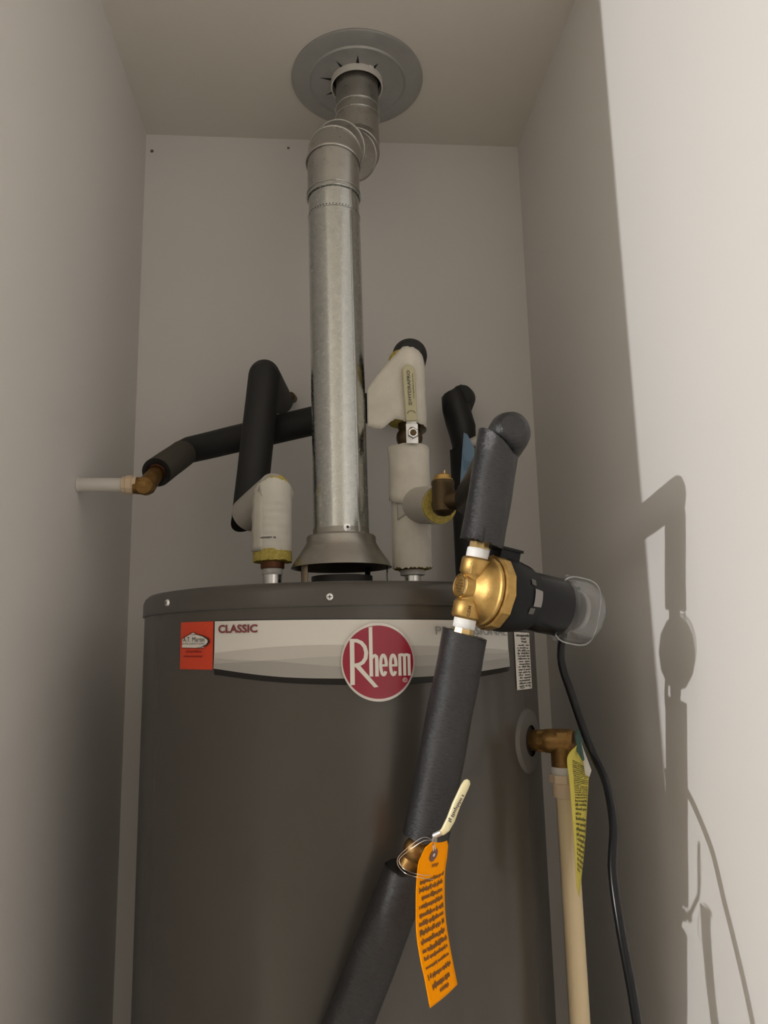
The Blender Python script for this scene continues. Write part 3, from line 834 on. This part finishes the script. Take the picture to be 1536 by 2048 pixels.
# ------------------------------------------------------------------ pump line
PY = .735                                      # how far in front of the tank the pump line hangs
uax = Vector((.213, -.083, .974)).normalized()     # the line leans to the right as it rises
PC = V(.1491, .748, .0567)                       # centre of the pump's ports
dax = Vector((.915, .350, -.174)).normalized()
dax = (dax-uax*dax.dot(uax)).normalized()      # pump axis, volute to motor
side = uax.cross(dax)

rl_ = thing('recirculation_pipe', 'grey foam sleeved pipe from the pump up and back to the cold pipe branch', 'pipe', tuple(PC+uax*.045))
UB = V(.1612, .7445, .1012); UT = V(.1800, PY, .1975)
ud = (UT-UB).normalized()
CO = V(.1930, PY+.004, .2135); LB = V(.1915, .9450, .1840)
tube('upright_foam_sleeve', [UB, UT], .0222, M['foam_rough'], rl_, label='ribbed grey foam sleeve above the pump', seg=64, dense=.006, rough=.010, cut0=Vector((.30, -.08, .95)), cut1=Vector((.72, .10, .69)), ragged0=.0010)
lb = (LB-CO).normalized()
tube('back_foam_sleeve', [CO-lb*.0215, CO-lb*.0175, CO-lb*.009, CO, CO.lerp(LB, .3), LB], [.012, .0175, .0212, .0218, .0216, .0212], M['foam_rough'], rl_, label='foam sleeve running back from the top of the elbow', seg=56, dense=.010, rough=.008)
tube('slit_line', [UB-ud*.001+Vector((-.0045, -.0219, -.002)), UB+ud*.012+Vector((-.0040, -.0219, 0))], .0008, M['gap'], rl_, seg=8)
tube('copper_pipe', [PC+uax*.0440, PC+uax*.0700], .0078, M['brass_smooth'], rl_, seg=28)

# tee at the end of the branch
tee = thing('pipe_tee', 'tarnished bronze tee with a brass plug on top, beside the yellow fibre ring', 'pipe fitting', tuple(V(FX, FY, .17)))
lathe('body', V(FX, FY, .1680), zdir, [(0, -.001), (.009, .001), (.0140, .006), (.0148, .012), (.0148, .0400), (.0152, .0410), (.0152, .0455), (.0138, .0470), (0, .0470)], M['bronze_dk'], tee, seg=40)
lathe('plug_ring', V(FX, FY, .2140), zdir, [(.0135, 0), (.0135, .0028), (.0115, .0036), (.0110, .0075), (.0085, .0095), (0, .0098)], M['brass'], tee, seg=36, label='gold brass plug')
box('plug_tip', V(FX+.0015, FY-.006, .2245), (.0016, .006, .006), M['brass_smooth'], tee, bevel=.0004)
tube('side_outlet', [V(FX, FY, .186), LB.lerp(CO, .06)], .0125, M['bronze_dk'], tee, seg=28)

# ------------------------------------------------------------------ circulation pump
pu = thing('circulation_pump', 'small brass circulation pump with black motor and clear plastic cup on its end', 'pump', tuple(PC-uax*.04))
OFF = -.0135                                    # eye face sits this far before the port line
def pa(t): return PC+dax*(t+OFF)
# ports: one body through the port line
lathe('port_body', PC-uax*.0310, uax, [(.0, .0), (.0115, .0), (.0136, .0010), (.0147, .003), (.0148, .0155), (.0128, .0180), (.0118, .0205), (.0118, .0415), (.0128, .0440), (.0148, .0465), (.0147, .0590), (.0136, .0610), (.0115, .0620), (0, .0620)], M['brass'], pu, seg=40, sharp=50)
# volute dome
lathe('volute', pa(0), dax, [(0, .0), (.0108, .0), (.0118, .0005), (.0128, .0014), (.0130, .0032), (.0134, .0075), (.0140, .0105), (.0175, .0125), (.0225, .0145), (.0268, .0175), (.0300, .0215), (.0322, .0255), (.0338, .0268), (.0350, .0272), (.0352, .0292), (.0336, .0296), (.0336, .0310), (.0356, .0314), (.0356, .0330), (0, .0330)], M['brass'], pu, seg=72, sharp=32)
# raised oval plate with cast letters on the eye
ep = pa(-.0004)
eyef = lambda x, y: pa(0)-dax*.0007+(-side)*x+uax*y
eyeb = lathe('eye_rim', pa(0), -dax, [(.0122, -.002), (.0122, .0010), (.0108, .0012), (.0104, .0002)], M['brass_smooth'], pu, seg=48)
S = Flat()
for k in range(5): S.worn(-.0070+.0006*abs(k-2)*2, .0070-.0006*abs(k-2)*2, -.0062+k*.0028, -.0044+k*.0028, .0012, gap=.1)
S.put('cast_letters', lambda x, y: pa(0)-dax*.0005+side*x+uax*y, M['brass_edge'], pu)
# flow arrow and stamp, on the front of the ports
fr = Vector((-.10, -1, 0)); fr = (fr-uax*fr.dot(uax)).normalized(); fs_ = uax.cross(fr)
def port_pt(x, y, q=.0149): return PC+uax*y-fs_*x*1.0+fr*math.sqrt(max(1e-8, q*q-x*x))
S = Flat(); S.rect(-.0007, .0195, .0007, .0275); S.poly([(-.0018, .0285), (.0018, .0285), (0, .0325)])
S.put('flow_arrow', lambda x, y: port_pt(x+.0045, y-.006, .0152), M['brass_edge'], pu)
S = Flat().text('GBM', -.0052, .0052, -.0016, .0016, .01)
S.put('stamp', lambda x, y: port_pt(y-.0010, x-.0230, .0150), M['brass_dark'], pu)
# webs joining ports to the volute
for s in (1, -1):
    c = PC+uax*(.0215*s)+dax*.007
    box('web', c, (.018, .0200, .0150), M['brass'], pu, axes=(dax, side, uax), bevel=.0055, seg=3)
# union nut with flats
lathe('union_nut', pa(.0312), dax, [(.0340, 0), (.0380, .0010), (.0385, .0020), (.0385, .0105), (.0376, .0115), (.030, .0115)], M['brass'], pu, sides=12, sharp=15, th0=.13)
# thread tape and adapters
for s, nm in ((1, 'upper'), (-1, 'lower')):
    d = uax*s; c = PC+d*.0300
    lathe('thread_tape', c, d, [(.0100, -.002), (.0109, 0), (.0112, .002), (.0112, .0095), (.0106, .0105), (0, .0105)], M['ptfe'], pu, seg=40, label='white thread tape at the '+nm+' port')
    lathe('adapter', c+d*.010, d, [(.0096, 0), (.0104, .0006), (.0104, .0065), (.0078, .0072), (.0075, .016), (0, .016)], M['brass_smooth'], pu, sides=8, sharp=20, th0=.3)
# motor
lathe('motor_housing', pa(.0420), dax, [(0, 0), (.0362, 0), (.0372, .002), (.0375, .0095), (.0370, .0150), (.0355, .0240), (.0336, .0315), (.0318, .0365), (.0312, .0380), (0, .0380)], M['black_plastic'], pu, seg=72, sharp=30)
lathe('motor_cap', pa(.0785), dax, [(0, 0), (.0300, 0), (.0306, .002), (.0306, .046), (.0298, .0480), (.0280, .050), (.0, .050)], M['black_gloss'], pu, seg=64)
dl = lathe('dial', pa(.1440), dax, [(.0, 0), (.0150, 0), (.0152, -.0010), (.0205, -.0010), (.0215, .0), (.0215, .004), (.0190, .0052), (0, .0052)], M['label_grey'], pu, seg=48, label='grey dial on the motor end')
box('dial_mark', pa(.1430)+uax*.0240, (.0010, .0090, .0035), M['teal'], dl, axes=(dax, side, uax))
# clear cup over the end: an outer and an inner skin
def sup(c, ra, rr, e, t0):
    out = []
    for k in range(25):
        a_ = -PI/2+PI*k/24
        cc, ss = math.cos(a_), math.sin(a_)
        out.append((max(0, rr*abs(cc)**(2/e)) if 0 < k < 24 else 0, c+ra*math.copysign(abs(ss)**(2/e), ss)-t0))
    return out
lathe('clear_cup', pa(.140), dax, sup(.140, .0280, .0345, 3.2, .140), M['clear'], pu, seg=56, sharp=60, label='clear crinkled plastic wrap over the motor end')
sp_ = []  # added thin loop imitating the highlight along the clear cup's outline
for k in range(65):
    a = 2*PI*k/64; c1, s1 = math.cos(a), math.sin(a)
    sp_.append(pa(.140+.0286*math.copysign(abs(c1)**(2/3.2), c1))+uax*(.0350*math.copysign(abs(s1)**(2/3.2), s1))-side*.010)
tube('wrap_highlight', sp_, .0008, M['highlight'], pu, seg=8, cap0=False, cap1=False)
for q, t in ((80, .122), (92, .130), (-88, .123), (-80, .132), (-96, .128)):
    a = math.radians(q); n = uax*math.sin(a)-side*math.cos(a)
    lathe('crimp', pa(t)+n*.0335, n, [(.0018, 0), (.0022, .0010), (.0009, .0026), (0, .0029)], M['clear'], pu, seg=10)
# cord gland box on top of the motor
box('terminal_box', pa(.0480)+uax*.0400+side*.004, (.0240, .0220, .0120), M['black_plastic'], pu, axes=(dax, side, uax), bevel=.0010)
box('terminal_cover', pa(.0470)+uax*.0468+side*.004, (.0300, .0250, .0030), M['black_plastic'], pu, axes=(dax, side, uax), bevel=.0006)
# worn labels on the housing
def mot(R, t_off=0):
    def fn(t, ang):
        a = math.radians(ang); n = uax*math.sin(a)-side*math.cos(a)
        return pa(t)+n*(R(t) if callable(R) else R)
    return fn
hr = lambda t: interp([(0, .0375), (.0575, .0376), (.0660, .0361), (.0735, .0342), (.0785, .0323), (.0805, .0310), (.2, .0310)], t)+.0004
def msticker(name, t0, t1, a0, a1, mat, lab=None, n=8):
    vs, fs = [], []
    fn = mot(hr)
    for i in range(n+1):
        for j in range(3): vs.append(fn(t0+(t1-t0)*j/2, a0+(a1-a0)*i/n))
    for i in range(n):
        for j in range(2): fs.append((i*3+j, (i+1)*3+j, (i+1)*3+j+1, i*3+j+1))
    return build(name, vs, fs, mat, pu, label=lab)
msticker('worn_label', .0655, .0770, -9, 19, M['label_grey'], 'worn silver label on the motor side')
msticker('worn_label', .0610, .0670, 24, 34, M['ink_soft'])
msticker('worn_label', .0620, .0690, -22, -12, M['ink_soft'])
msticker('top_label', .0620, .0800, 72, 98, M['white'], 'pale label on top of the motor')

# ------------------------------------------------------------------ lower pump line: foam, valve, foam
lo = thing('lower_pump_pipe', 'ribbed grey foam sleeved pipe between the pump and the lower valve', 'pipe', tuple(V(.09, PY, -.18)))
D0 = V(.1417, .7519, .0118); D1 = V(.0987, .7676, -.1807)
dd = (D0-D1).normalized()
tube('foam_sleeve', [D1, D0], .0225, M['foam_rough'], lo, seg=64, dense=.006, rough=.010, ragged0=.0006, ragged1=.0006, cut1=Vector((.30, -.12, .95)))
tube('copper_pipe', [D1-dd*.004, D1+dd*.02], .0105, M['copper'], lo, seg=24)
VC = V(.0899, .7685, -.1929)
D2 = V(.0816, .7685, -.2077); D3 = V(-.0470, .7690, -.491)
d2 = (D2-D3).normalized()
lw = thing('drain_side_pipe', 'dark foam sleeved pipe slanting down to the left below the lower valve', 'pipe', tuple(D3))
tube('foam_sleeve', [D3, D2], .0228, M['foam_rough'], lw, seg=64, dense=.006, rough=.010, ragged1=.0006, cut1=Vector((.05, -.12, .98)))
vax = (D1-D2).normalized()
b2 = ball_valve('ball_valve', 'small brass ball valve with a cream lever slanting up, holding the orange tag', VC, vax, (0, -1, 0), M['bronze'], .72)
vf = Vector((.45, -.89, .05)).normalized()
lathe('stem', VC+vf*.010, vf, [(.0060, 0), (.0060, .010), (.0040, .010), (.0040, .022), (0, .022)], M['bronze'], b2, sides=14)
lathe('nut', VC+vf*.024, vf, [(.0058, 0), (.0058, .0045), (.0030, .0055), (0, .0055)], M['steel'], b2, sides=6, sharp=20)
H0 = VC+vf*.026; H1 = V(.1015, .725, -.1699); H2 = V(.1067, .723, -.1673); H3 = V(.1331, .725, -.1243)
tube('lever_arm', [H0, H1, H1.lerp(H2, 1.0)], [.0028, .0026, .0026], M['zinc'], b2, seg=12)
Q = [H1.lerp(H2, .75), H2+Vector((.0015, 0, .0002)), H2+Vector((.0050, 0, .0035)), H2.lerp(H3, .28)+Vector((.0022, 0, -.0012)), H2.lerp(H3, .55)+Vector((.0008, 0, 0)), H2.lerp(H3, .9), H3, H3+(H3-H2).normalized()*.0022]
vv, ff, uu = tube_geo(Q, [.0022, .0028, .0038, .0041, .0040, .0040, .0034, .0014], seg=24)
# flatten the grip front to back
cg = sum((Vector(p) for p in vv), Vector())/len(vv)
vv = [Vector((p.x, .724+(p.y-.724)*.62, p.z)) for p in vv]
gr2 = build('grip', vv, ff, M['cream'], b2, uu)
hd_ = (H3-H2).normalized(); hx = Vector((hd_.z, 0, -hd_.x))
S = Flat().worn(.0125, .040, -.0020, .0012, .0017, gap=.08)
S.put('lettering', lambda x, y: H2+hd_*x+hx*(.0003-y)+Vector((0, -.0042, 0)), M['ink_soft'], gr2)

# ------------------------------------------------------------------ orange tag
TL = [(0.0941, 0.6922, -0.1675), (0.0879, 0.6922, -0.1721), (0.0823, 0.6922, -0.1825), (0.0795, 0.6922, -0.2001), (0.0785, 0.6922, -0.2201), (0.0784, 0.6922, -0.241), (0.0812, 0.6922, -0.2619), (0.0842, 0.6922, -0.276), (0.0881, 0.6922, -0.2985)]
TR = [(0.1123, 0.7241, -0.1745), (0.113, 0.7241, -0.1792), (0.1118, 0.7241, -0.1878), (0.1095, 0.7241, -0.2009), (0.1084, 0.7241, -0.2202), (0.1086, 0.7241, -0.2398), (0.1111, 0.7241, -0.2602), (0.1133, 0.7241, -0.2739), (0.1171, 0.7241, -0.2946)]
def cat(P, t):
    n = len(P)-1; x = max(0, min(1, t))*n; i = min(int(x), n-1); f = x-i
    p0 = Vector(P[max(0, i-1)]); p1 = Vector(P[i]); p2 = Vector(P[i+1]); p3 = Vector(P[min(n, i+2)])
    return .5*((2*p1)+(p2-p0)*f+(2*p0-5*p1+4*p2-p3)*f*f+(3*p1-p0-3*p2+p3)*f**3)
def tedge(P, t):
    if t < .25:
        x = max(0, t)*8; i = int(x); return Vector(P[i]).lerp(Vector(P[i+1]), x-i)
    return cat(P, t)
def tagpt(s, t, d=0.0):
    l, r = tedge(TL, t), tedge(TR, t)
    p = l.lerp(r, s); ac = (r-l).normalized(); dn = (cat(TL, min(1, t+.02))-cat(TL, max(0, t-.02))).normalized()
    n = ac.cross(dn).normalized()
    if n.y > 0: n = -n
    p = p+n*(d+.0012*math.sin(PI*s))
    return Vector((p.x, p.y, p.z+EYE))
ot = thing('orange_tag', 'bright orange paper tag with rows of brown print, wired to the lower valve lever', 'tag', tuple(tagpt(.5, 0)))
vs, fs = [], []
NS, NT = 8, 40
for j in range(NT+1):
    for i in range(NS+1): vs.append(tagpt(i/NS, j/NT))
for j in range(NT):
    for i in range(NS): fs.append((j*(NS+1)+i, j*(NS+1)+i+1, (j+1)*(NS+1)+i+1, (j+1)*(NS+1)+i))
build('card', vs, fs, M['orange'], ot, solid=.0005)
def ring_on_tag(name, q0, q1, mat, s0, t0, d):
    vs, fs = [], []
    for j in range(28):
        a = 2*PI*j/28
        for q in (q0, q1): vs.append(tagpt(s0+.135*q*math.cos(a), t0+.072*q*math.sin(a), d))
    for j in range(28):
        k = (j+1) % 28; fs.append((2*j, 2*k, 2*k+1, 2*j+1))
    return build(name, vs, fs, mat, ot, flat=True)
ey = ring_on_tag('eyelet', .28, 1.0, M['eyelet'], .40, .195, .0007)
ring_on_tag('eyelet_hole', .0, .28, M['zinc'], .40, .195, .0009)
tm = lambda d: (lambda x, y: tagpt(x, y, d))
S = Flat().text('WWP', .42, .66, .312, .283, .02)
for k in range(13):
    t = interp([(0, .375), (3, .5), (6, .625), (9, .75), (11, .875), (12, .918)], k)
    a0, a1 = (.07, .93) if k not in (2, 12) else (.14, .88)
    if k == 12: a0, a1 = .16, .80
    S.worn(a0+random.uniform(0, .02), a1-random.uniform(0, .05), t+.0125, t-.0125, .028, .93, .06)
S.worn(.36, .70, .960, .938, .040, .75, .10)
S.put('print', tm(.0008), M['ink_brown'], ot, 'rows of dark brown print')
def wire(pts, r=.00045, n=8):
    P_ = [tuple(p) for p in pts]; out = [cat(P_, i/(len(pts)*n)) for i in range(len(pts)*n+1)]
    return [V(*p) for p in out]
W1 = [(0.0966, 0.6922, -0.1741), (0.0953, 0.6963, -0.1676), (0.0882, 0.7045, -0.1663), (0.0767, 0.7107, -0.1745), (0.0662, 0.7107, -0.1832), (0.0656, 0.7086, -0.1899), (0.0721, 0.7045, -0.1957), (0.0814, 0.6922, -0.1957), (0.0958, 0.7025, -0.2009)]
W2 = [(0.097, 0.6922, -0.1741), (0.0958, 0.6963, -0.1685), (0.0895, 0.7045, -0.1689), (0.079, 0.7107, -0.1762), (0.0676, 0.7107, -0.1842), (0.0675, 0.7086, -0.1891), (0.0718, 0.7045, -0.1928), (0.0814, 0.6901, -0.1928), (0.0927, 0.6983, -0.1962)]
for W in (W1, W2): tube('wire_loop', wire(W), .00028, M['wire'], ot, seg=8)
tube('wire_twist', wire([(0.0953, 0.6932, -0.1751), (0.0953, 0.6937, -0.171), (0.0973, 0.7004, -0.1674), (0.0994, 0.7107, -0.1679)]), .0005, M['wire'], ot, seg=8)

# ------------------------------------------------------------------ relief valve and its discharge pipe
a = math.radians(57.5); n57 = Vector((math.sin(a), -math.cos(a), 0)); t57 = Vector((math.cos(a), math.sin(a), 0))
RS = V(AX, AY, -.1130)+n57*RT
rv = thing('relief_valve', 'brass relief valve elbow screwed into the side of the tank', 'valve', tuple(RS))
EL = .0385
lathe('body', RS-n57*.006, n57, [(0, 0), (.0118, 0), (.0122, .012), (.0126, .014), (.0126, .022), (.0136, .024), (.0140, .030), (.0145, .040), (.0140, .054), (.0125, .058), (0, .058)], M['bronze'], rv, seg=40, sharp=30)
DX, DY = RS.x+n57.x*EL, RS.y+n57.y*EL
lathe('outlet', (DX, DY, RS.z), (0, 0, -1), [(0, -.011), (.0120, -.011), (.0135, -.008), (.0140, .010), (.0146, .014), (.0146, .0290), (0, .0290)], M['bronze'], rv, seg=40)
tube('hex_band', [RS+n57*.010, RS+n57*.018], .0140, M['bronze'], rv, seg=6)
box('lever', RS+n57*.056+Vector((.001, -.002, .006)), (.006, .012, .016), M['teal'], rv, axes=(n57, t57, (0, 0, 1)), bevel=.0012)
dp = thing('discharge_pipe', 'cream plastic discharge pipe hanging straight down from the brass relief valve', 'pipe', (DX, DY, .15))
zt = RS.z-.0290
lathe('white_collar', (DX, DY, zt+.001), (0, 0, -1), [(0, 0), (.0150, 0), (.0152, .001), (.0152, .0085), (0, .0085)], M['cpvc_white'], dp, seg=40)
lathe('hex_adapter', (DX, DY, zt-.0075), (0, 0, -1), [(0, 0), (.0178, 0), (.0182, .001), (.0182, .0085), (.0172, .0095), (0, .0095)], M['cpvc_fit'], dp, sides=8, sharp=20, th0=.2)
lathe('coupling', (DX, DY, zt-.0165), (0, 0, -1), [(0, 0), (.0150, 0), (.0150, .0150), (.0145, .0162), (0, .0162)], M['cpvc_fit'], dp, seg=40)
lathe('pipe', (DX, DY, zt-.0320), (0, 0, -1), [(0, 0), (.0112, 0), (.0112, zt-.0320-.15), (.009, zt-.0320-.15), (0, zt-.0320-.14)], M['cpvc'], dp, seg=36)

# yellow tag hanging on the relief valve
YL = [(.2775, .842, -.1110), (.2667, .842, -.1225), (.2672, .842, -.1450), (.2677, .842, -.1667), (.2685, .842, -.2125), (.2690, .845, -.2560)]
YR = [(.2900, .872, -.1120), (.3010, .875, -.1366), (.2995, .875, -.1560), (.2972, .875, -.1743), (.2890, .873, -.2271), (.2752, .858, -.2700)]
def ypt(s, t, d=0.0):
    l, r = cat(YL, t), cat(YR, t); p = l.lerp(r, s)
    ac = (r-l).normalized(); n = ac.cross(Vector((0, 0, -1))).normalized()
    if n.y > 0: n = -n
    p = p+n*d
    return Vector((p.x, p.y, p.z+EYE))
yt = thing('yellow_tag', 'long yellow warning tag with rows of print beside the discharge pipe', 'tag', tuple(ypt(.5, 0)))
vs, fs = [], []
for j in range(25):
    for i in range(5): vs.append(ypt(i/4, j/24))
for j in range(24):
    for i in range(4): fs.append((j*5+i, j*5+i+1, (j+1)*5+i+1, (j+1)*5+i))
build('card', vs, fs, M['yellow'], yt, solid=.0005)
S = Flat()
for k in range(34):
    t = .215+k*.0205
    S.worn(.22, .93 if k % 11 else .6, t+.006, t-.006, .060, .8, .10)
S.put('print', lambda x, y: ypt(x, y, .0008), M['ink_olive'], yt, 'rows of olive print')
def tab(name, pts, mat, parent): return build(name, [V(*p) for p in pts], [tuple(range(len(pts)))], mat, parent, solid=.0006, flat=True)
tab('white_tab', [(.2875, .858, -.1060), (.2990, .860, -.1400), (.2960, .860, -.1470), (.2915, .860, -.1445)], M['white_card'], yt)
tab('teal_tab', [(.2795, .850, -.1000), (.2850, .852, -.0990), (.2890, .852, -.1270), (.2865, .850, -.1285), (.2805, .850, -.1180)], M['teal'], yt)

# ------------------------------------------------------------------ dark pipe at the back, with a blue tag
bp = thing('taped_pipe', 'black taped foam pipe near the back wall behind the grey foam elbow', 'pipe', tuple(V(.262, 1.315, -.1)))
tube('lower_sleeve', [V(.2620, 1.318, -.20), V(.2570, 1.318, .352)], .0225, M['foam'], bp, seg=36, dense=.05, rough=.006, ragged1=.002)
tube('upper_sleeve', [V(.2600, 1.316, .3520), V(.2570, 1.315, .392), V(.2480, 1.315, .4300), V(.2430, 1.318, .4620)], [.0205, .0258, .0255, .0215], M['blacktape'], bp, seg=36, dense=.012, rough=.012, cut1=Vector((-.45, 0, .9)), ragged1=.002)
tube('wall_leg', [V(.2590, 1.300, .4520), V(.2640, 1.330, .4540), V(.2700, 1.397, .4560)], [.0170, .0240, .0240], M['foam'], bp, seg=36, dense=.02)
tube('white_fitting', [V(.2690, 1.288, .3560), V(.2860, 1.280, .3630)], .0090, M['cpvc_white'], bp, seg=24)
tube('copper_fitting', [V(.2680, 1.286, .3430), V(.2820, 1.280, .3380)], .0075, M['copper'], bp, seg=24)
bt = thing('blue_tag', 'pale blue card tag hanging on the black taped pipe', 'tag', tuple(V(.2520, 1.262, .33)))
tab('card', [(.2500, 1.262, .3680), (.2570, 1.266, .3660), (.2700, 1.272, .3420), (.2680, 1.272, .3180), (.2400, 1.262, .2760), (.2425, 1.262, .3020)], M['blue'], bt)
S = Flat()
for k in range(5): S.worn(.2480+k*.0032, .2495+k*.0032, .300-.0, .336-.004*k, .0018, .7, 0)
S.put('print', lambda x, y: V(x, 1.2605+(x-.24)*.33, y), M['ink_blue'], bt)

# ------------------------------------------------------------------ power cord
cd = [(.2640, .8050, .0330), (.2650, .8200, .0150), (.2640, .8320, -.0050), (.2660, .8380, -.0250), (.2737, .8400, -.0508), (.2860, .8380, -.0950), (.2923, .8300, -.1201), (.2945, .8047, -.1453), (.2873, .7731, -.1784), (.2756, .7528, -.2152), (.2723, .7342, -.2591), (.2740, .7190, -.3132), (.2750, .7150, -.3600), (.2740, .725, -.45), (.2700, .75, -.62), (.2900, .78, -.95), (.30, .74, -1.30), (.30, .70, -1.4455)]
pts = [V(*cat(cd, i/120)) for i in range(121)]
o = tube('power_cord', pts, .0044, M['cord'], None, seg=14)
prop(o, 'black power cord hanging from the pump along the right wall', 'cord')
